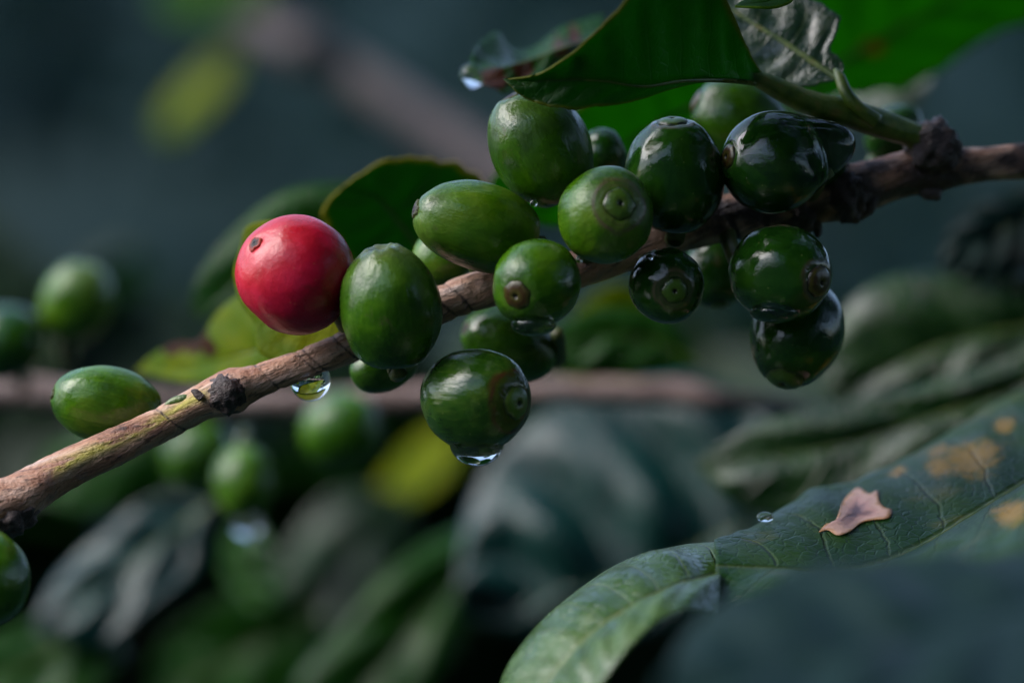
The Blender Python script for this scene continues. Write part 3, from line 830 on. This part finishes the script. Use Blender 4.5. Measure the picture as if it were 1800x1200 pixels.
leaf('yellow green leaf with a brown burnt notch, below and left of the red cherry',
     [(640, 560, .52), (540, 590, .528), (440, 620, .54), (340, 645, .555), (240, 652, .57)],
     [(640, 560, .52), (560, 480, .53), (480, 495, .54), (420, 520, .548), (380, 555, .553), (350, 598, .557), (310, 602, .562), (270, 625, .567), (240, 652, .57)],
     [(640, 560, .52), (600, 635, .522), (520, 655, .53), (420, 668, .54), (330, 672, .552), (240, 652, .57)],
     'leaf_yellow', ripple=.0008, nv=6, cup=.05, ribw=8, browns=[(345, 596, 34), (308, 606, 26), (372, 612, 18)])
leaf('pale edged green leaf pressed behind the red cherry',
     [(640, 520, .513), (560, 510, .515), (480, 490, .518), (420, 440, .521)],
     [(640, 520, .513), (600, 420, .516), (520, 390, .52), (440, 395, .522), (420, 440, .521)],
     [(640, 520, .513), (600, 620, .512), (520, 640, .513), (456, 620, .515), (448, 570, .517), (422, 530, .519), (411, 480, .521), (420, 440, .521)],
     'leaf_yellow', ripple=.0005, nv=6, cup=-.03, rib=False)
# lower right
worn = leaf('large worn leaf at the lower right with yellow spots and a dry pink hole patch',
     [(1930, 770, .52), (1800, 850, .508), (1700, 912, .50), (1620, 960, .495), (1540, 992, .491), (1450, 1005, .488), (1350, 1000, .486), (1258, 996, .485)],
     [(1930, 640, .57), (1800, 685, .55), (1700, 745, .54), (1600, 802, .53), (1500, 842, .522), (1430, 852, .517), (1390, 880, .512), (1340, 912, .506), (1300, 930, .50), (1256, 944, .495)],
     [(1930, 900, .46), (1850, 985, .45), (1740, 1040, .45), (1640, 1080, .452), (1540, 1080, .458), (1420, 1060, .466), (1330, 1075, .472), (1252, 1076, .476)],
     'leaf_worn', ripple=.0012, nv=7, cup=.03, wav=.0012, ribw=12, undul=.001, spots=[(1705, 830, 50), (1660, 845, 34), (1740, 820, 30), (1785, 925, 40), (1655, 808, 22), (1580, 842, 22), (1770, 770, 24)])
leaf('pale glossy leaf curling down at the bottom, left of the worn spotted leaf',
     [(1262, 1010, .486), (1190, 1030, .478), (1110, 1068, .472), (1040, 1115, .468), (980, 1180, .466), (930, 1260, .466)],
     [(1260, 955, .502), (1190, 960, .50), (1110, 980, .495), (1030, 1025, .49), (960, 1080, .486), (905, 1150, .482), (880, 1210, .478), (880, 1280, .472)],
     [(1258, 1085, .47), (1200, 1080, .464), (1140, 1110, .458), (1090, 1165, .455), (1050, 1220, .455), (1000, 1290, .457)],
     'leaf_curl', ripple=.0016, nv=6, cup=.05, ribw=9, undul=.001)
leaf('dark blue green leaf close to the lens, blurred across the bottom right corner',
     [(2080, 1000, 0.380), (1850, 1060, 0.375), (1620, 1120, 0.370), (1400, 1180, 0.366), (1150, 1260, 0.360)],
     [(2080, 880, 0.420), (1880, 950, 0.415), (1720, 985, 0.412), (1560, 1005, 0.410), (1400, 1030, 0.408), (1300, 1060, 0.404), (1200, 1120, 0.390), (1150, 1260, 0.360)],
     [(2080, 1300, 0.330), (1850, 1400, 0.325), (1600, 1420, 0.325), (1350, 1380, 0.335), (1150, 1260, 0.360)],
     'leaf_shade', ripple=.004, nv=5, cup=.05, rib=False, undul=.003)
leaf('blurred rippled leaf at the right edge with a pale grey upper margin',
     [(1930, 560, .60), (1800, 575, .595), (1680, 600, .59), (1580, 640, .586), (1460, 700, .584)],
     [(1930, 470, .66), (1800, 478, .655), (1700, 472, .652), (1600, 480, .645), (1520, 508, .635), (1470, 570, .615), (1440, 640, .60), (1460, 700, .584)],
     [(1930, 660, .565), (1800, 650, .56), (1700, 680, .56), (1600, 700, .562), (1520, 715, .57), (1460, 700, .584)],
     'leaf_glossy', ripple=.0018, nv=3, cup=.10, ribw=10, undul=.001, plane=(1680,590,.60,-.12,.38))
leaf('blurred dark leaf with grey streaks between the rippled leaf and the worn one',
     [(1930, 610, .585), (1760, 690, .575), (1600, 745, .568), (1440, 790, .565), (1220, 815, .57)],
     [(1930, 560, .62), (1760, 630, .61), (1600, 680, .605), (1440, 715, .60), (1310, 755, .595), (1220, 815, .57)],
     [(1930, 680, .54), (1780, 760, .535), (1640, 830, .53), (1500, 880, .53), (1380, 905, .535), (1290, 880, .55), (1220, 815, .57)],
     'leaf_glossy', ripple=.0022, nv=3, cup=.10, ribw=10, undul=.001, plane=(1550,760,.58,-.15,.38))
leaf('blurred dark leaf with lilac glints at the right edge under the branch',
     [(1900, 330, .60), (1800, 385, .595), (1720, 430, .59), (1650, 480, .588)],
     [(1900, 260, .63), (1800, 320, .625), (1720, 355, .615), (1668, 410, .605), (1650, 480, .588)],
     [(1900, 430, .57), (1820, 470, .57), (1740, 492, .575), (1650, 480, .588)],
     'leaf_shade', ripple=.004, nv=6, cup=.06, ribw=8, plane=(1760,400,.60,-.1,.25))
# lower middle and left, blurred
leaf('dark bluish leaf with broad white streaks, blurred below the middle of the cluster',
     [(1420, 860, .67), (1240, 960, .67), (1050, 1030, .67), (800, 1080, .67)],
     [(1420, 860, .67), (1370, 740, .67), (1220, 660, .67), (1030, 690, .67), (890, 780, .67), (820, 910, .67), (800, 1080, .67)],
     [(1420, 860, .67), (1330, 1010, .67), (1170, 1100, .67), (1000, 1130, .67), (800, 1080, .67)],
     'leaf_blue', ripple=.012, nv=4, cup=.0, ribw=10, plane=(1090, 900, .67, -.10, .40))
leaf('blurred leaf slanting up from the bottom, green above and grey blue below',
     [(900, 900, .68), (820, 985, .67), (740, 1080, .66), (660, 1180, .65), (560, 1290, .645)],
     [(900, 900, .68), (780, 940, .72), (680, 1010, .715), (600, 1100, .70), (520, 1200, .68), (560, 1290, .645)],
     [(900, 900, .68), (890, 1000, .645), (830, 1110, .63), (750, 1220, .625), (660, 1300, .63), (560, 1290, .645)],
     'leaf_mid', ripple=0.0025, nv=3, cup=.06, ribw=10, undul=.006, plane=(760,1080,.67,.15,.35))
leaf('blurred grey blue leaf at the lower left, below the forked branch end',
     [(380, 880, .66), (300, 940, .65), (220, 1000, .645), (140, 1060, .64), (60, 1110, .64)],
     [(380, 880, .66), (280, 880, .69), (190, 930, .69), (110, 1000, .68), (70, 1060, .66), (60, 1110, .64)],
     [(380, 880, .66), (350, 980, .63), (270, 1070, .62), (180, 1130, .62), (60, 1110, .64)],
     'leaf_blue', ripple=.005, nv=3, cup=.06, ribw=9, undul=.006, plane=(230,1000,.65,-.2,.55))
leaf('blurred mid green leaf at the bottom, left of the slanting leaf',
     [(560, 1070, .74), (470, 1120, .72), (380, 1170, .71), (260, 1230, .70)],
     [(560, 1070, .74), (460, 1040, .77), (360, 1070, .76), (280, 1140, .74), (260, 1230, .70)],
     [(560, 1070, .74), (560, 1160, .70), (500, 1230, .69), (390, 1290, .685), (260, 1230, .70)],
     'leaf_mid', ripple=0.0020, nv=3, cup=.06, ribw=9, undul=.006, plane=(420,1140,.71,0,.1))
leaf('blurred yellow green leaf behind the drop of the blotched cherry',
     [(815, 750, .83), (765, 795, .83), (720, 835, .83), (665, 885, .83)],
     [(815, 750, .83), (755, 760, .84), (705, 805, .84), (672, 850, .84), (665, 885, .83)],
     [(815, 750, .83), (800, 810, .82), (760, 855, .82), (710, 880, .82), (665, 885, .83)],
     'leaf_yellow', ripple=.001, nv=3, cup=.04, rib=False)
leaf('blurred green leaf hanging below the small drop of the blurred cherry',
     [(440, 900, .70), (430, 960, .70), (435, 1020, .70), (460, 1080, .70)],
     [(440, 900, .70), (400, 950, .71), (400, 1020, .71), (460, 1080, .70)],
     [(440, 900, .70), (475, 960, .69), (490, 1030, .69), (460, 1080, .70)],
     'leaf_mid', ripple=.002, nv=5, cup=.08, ribw=9)
leaf('blurred green leaf behind the lone left cherry, under the branch',
     [(330, 740, .68), (250, 780, .68), (160, 820, .68), (50, 850, .69)],
     [(330, 740, .68), (240, 725, .71), (140, 760, .715), (70, 800, .71), (50, 850, .69)],
     [(330, 740, .68), (310, 830, .655), (220, 890, .65), (120, 900, .66), (50, 850, .69)],
     'leaf_mid', ripple=0.0015, nv=3, cup=.06, ribw=9, undul=.006, plane=(180,810,.67,0,.3))
leaf('blurred fresh green leaf between the level branch and the small round dark cherry',
     [(1180, 560, .64), (1120, 590, .64), (1060, 620, .64), (990, 660, .645)],
     [(1180, 560, .64), (1100, 500, .67), (1020, 540, .67), (980, 600, .66), (990, 660, .645)],
     [(1180, 560, .64), (1190, 630, .615), (1120, 670, .61), (1050, 690, .615), (990, 660, .645)],
     'leaf_yellow', ripple=0.0015, nv=3, cup=.06, ribw=9, undul=.006, plane=(1080,600,.64,.2,-.2))
leaf('blurred dark green leaf under the slanting leaf at the bottom middle',
     [(700, 860, .78), (640, 940, .78), (590, 1020, .78), (520, 1100, .78)],
     [(700, 860, .78), (590, 870, .80), (520, 950, .80), (480, 1040, .80), (520, 1100, .78)],
     [(700, 860, .78), (740, 960, .76), (700, 1060, .75), (610, 1120, .755), (520, 1100, .78)],
     'leaf_glossy', ripple=0.0020, nv=3, cup=.06, ribw=9, undul=.006, plane=(610,1000,.78,.2,.1))
leaf('blurred grey wet leaf in the bottom left corner',
     [(200, 1080, .66), (120, 1130, .655), (40, 1170, .65), (-60, 1210, .65)],
     [(200, 1080, .66), (110, 1070, .68), (10, 1100, .68), (-60, 1150, .67), (-60, 1210, .65)],
     [(200, 1080, .66), (220, 1160, .64), (140, 1230, .63), (30, 1260, .63), (-60, 1210, .65)],
     'leaf_mid', ripple=0.0025, nv=3, cup=.06, ribw=9, undul=.006, plane=(60,1160,.65,0,.35))
leaf('blurred dark green leaf just right of the soft green cherry behind the cluster',
     [(1230, 640, .60), (1150, 600, .60), (1060, 590, .60), (960, 620, .60)],
     [(1230, 640, .60), (1170, 555, .60), (1060, 540, .60), (980, 575, .60), (960, 620, .60)],
     [(1230, 640, .60), (1160, 655, .60), (1060, 660, .60), (990, 650, .60), (960, 620, .60)],
     'leaf_mid', ripple=.002, nv=4, cup=.05, ribw=8, plane=(1090, 600, .60, .1, .2))
# top left, far out of focus
leaf('lone yellow green leaf far out of focus at the upper left',
     [(428, 75, .95), (385, 125, .95), (330, 180, .95), (282, 240, .955)],
     [(428, 75, .95), (375, 95, .96), (315, 155, .96), (280, 205, .96), (282, 240, .955)],
     [(428, 75, .95), (412, 135, .94), (362, 195, .94), (312, 238, .945), (282, 240, .955)],
     'leaf_yellow', ripple=.002, nv=5, cup=.06, ribw=9)
leaf('green leaf far out of focus cut by the top edge at the left',
     [(500, -60, .95), (420, -20, .95), (350, 5, .95), (270, 10, .955)],
     [(500, -60, .95), (420, -80, .965), (330, -60, .965), (280, -20, .96), (270, 10, .955)],
     [(500, -60, .95), (460, 10, .935), (390, 35, .935), (310, 35, .945), (270, 10, .955)],
     'leaf_bright', ripple=.002, nv=5, cup=.06, ribw=9)

# dry patch on the worn leaf: a curled scrap of dead tissue lying on it
def dry_patch():
    out = [(1440, 940), (1452, 926), (1468, 918), (1478, 890), (1490, 876), (1510, 862), (1528, 872), (1544, 866), (1546, 884), (1556, 896), (1568, 900), (1562, 914), (1534, 918), (1512, 924), (1490, 940), (1472, 944), (1456, 936)]
    s = spline(out + [out[0]], 70)[:-1]
    cx, cy = 1505, 905
    # laid on the blade itself: each outline point dropped onto the leaf surface
    blade = [c for c in COL.objects if c.parent == worn and c.name.startswith('blade')][0]
    tree = BVHTree.FromPolygons([v.co + worn.location for v in blade.data.vertices], [tuple(p.vertices) for p in blade.data.polygons])
    lens = Vector((0, 0, HC))
    def drop(x, y):
        h, nn, _, _ = tree.ray_cast(lens, (P(x, y, .5) - lens).normalized())
        if h is None:
            h, nn, _, _ = tree.find_nearest(P(x, y, .505))
        return h, (nn if nn.z > 0 else -nn)
    b0 = drop(cx, cy)[0]
    vs, fs, rho = [], [], []
    n = len(s); rings = 10
    for j in range(rings + 1):
        f = j / rings
        for k, (x, y) in enumerate(s):
            q, nn = drop(cx + (x - cx) * f, cy + (y - cy) * f)
            q = q + nn * (.00032 + .00012 * noise.noise((x * f * .05, y * f * .05, 5)))
            vs.append(q - worn.location); rho.append(f)
    for j in range(rings):
        for k in range(n):
            k2 = (k + 1) % n
            fs.append((j * n + k, (j + 1) * n + k, (j + 1) * n + k2, j * n + k2))
    o = build('dead_patch', vs, fs, M['dry'], worn, attrs={'rho': rho})
    o['label'] = 'dry pink dead patch with a frayed edge'
    md = o.modifiers.new('thickness', 'SOLIDIFY'); md.thickness = .00012
dry_patch()

# ------------------------------------------------------------------ water
def water(label, px, py, d, rx, rz, group='water drops', squash_top=.55, tail=None, cat='water drop', lean=0.0, ry=None):
    """hanging drop: full round belly below, drawn in above where it clings"""
    u = U(d); c = P(px, py, d)
    vs, fs = [], []
    NA, NB = 48, 32
    for i in range(NB + 1):
        th = math.pi * i / NB
        for k in range(NA):
            ph = 2 * math.pi * k / NA
            z = math.cos(th); s = math.sin(th)
            if z > 0: s *= 1 - squash_top * 0 * z
            vs.append(Vector((s * math.cos(ph) * rx + lean * z * rx, s * math.sin(ph) * (ry or rx), z * rz)) * u)
    for i in range(NB):
        for k in range(NA):
            k2 = (k + 1) % NA
            fs.append((i * NA + k, (i + 1) * NA + k, (i + 1) * NA + k2, i * NA + k2))
    o = build('water_drop', vs, fs, M['water'], None, c)
    return tag(o, label, cat, group)
water('bright crescent shaped drop hanging under the branch below the red cherry', 545, 668, .5025, 36, 37)
water('clear drop hanging under the brown blotched cherry', 838, 776, .494, 48, 43)
water('thin flat drop under the glossy cherry with the brown navel', 938, 570, .489, 40, 21)
water('thin bright drop between the two lowest right cherries', 1362, 548, .496, 44, 20)
water('round sparkling out of focus drop under the blurred left cherry', 434, 922, .605, 25, 26)
water('out of focus drop on the curled leaf tip at the top', 829, 134, .527, 21, 23)
water('tiny bead between the lying cherry and the tall cherry', 938, 357, .491, 7, 6)
water('tiny bead between the ringed cherry and the brown navel cherry', 1018, 456, .487, 7, 6)
water('small bead on the upper left of the small round dark cherry', 1142, 452, .4935, 7, 6)
water('drop hanging at the tip of the worn leaf, blurred by the dark edge', 1345, 908, .503, 15, 9)
def water_cap():
    k = CH['drop']; c, r, u = k['c'], k['r'], k['u']
    td = Vector((.955, -.05, .27)).normalized()
    dn = Vector((.15, -.6, -.75)).normalized()
    vs, fs = [], []
    NA, NB = 96, 64
    for i in range(NB + 1):
        th = math.pi * i / NB
        for q in range(NA):
            ph = 2 * math.pi * q / NA
            n_ = Vector((math.sin(th) * math.cos(ph), math.sin(th) * math.sin(ph), math.cos(th)))
            t = max(0, n_.dot(td))
            f = 1.05 + .62 * t ** 10 + .10 * t ** 2 + .02 * noise.noise(n_ * 1.6)
            if n_.dot(Vector((-.86, -.42, .1))) > .93: f -= .12
            vs.append(n_ * r * f)
    for i in range(NB):
        for q in range(NA):
            q2 = (q + 1) % NA
            fs.append((i * NA + q, (i + 1) * NA + q, (i + 1) * NA + q2, i * NA + q2))
    tag(build('water_drop', vs, fs, M['water'], None, c), 'large clear drop wrapped round the dark cherry, drawn out to a point on the right', 'water drop', 'water drops')
water_cap()
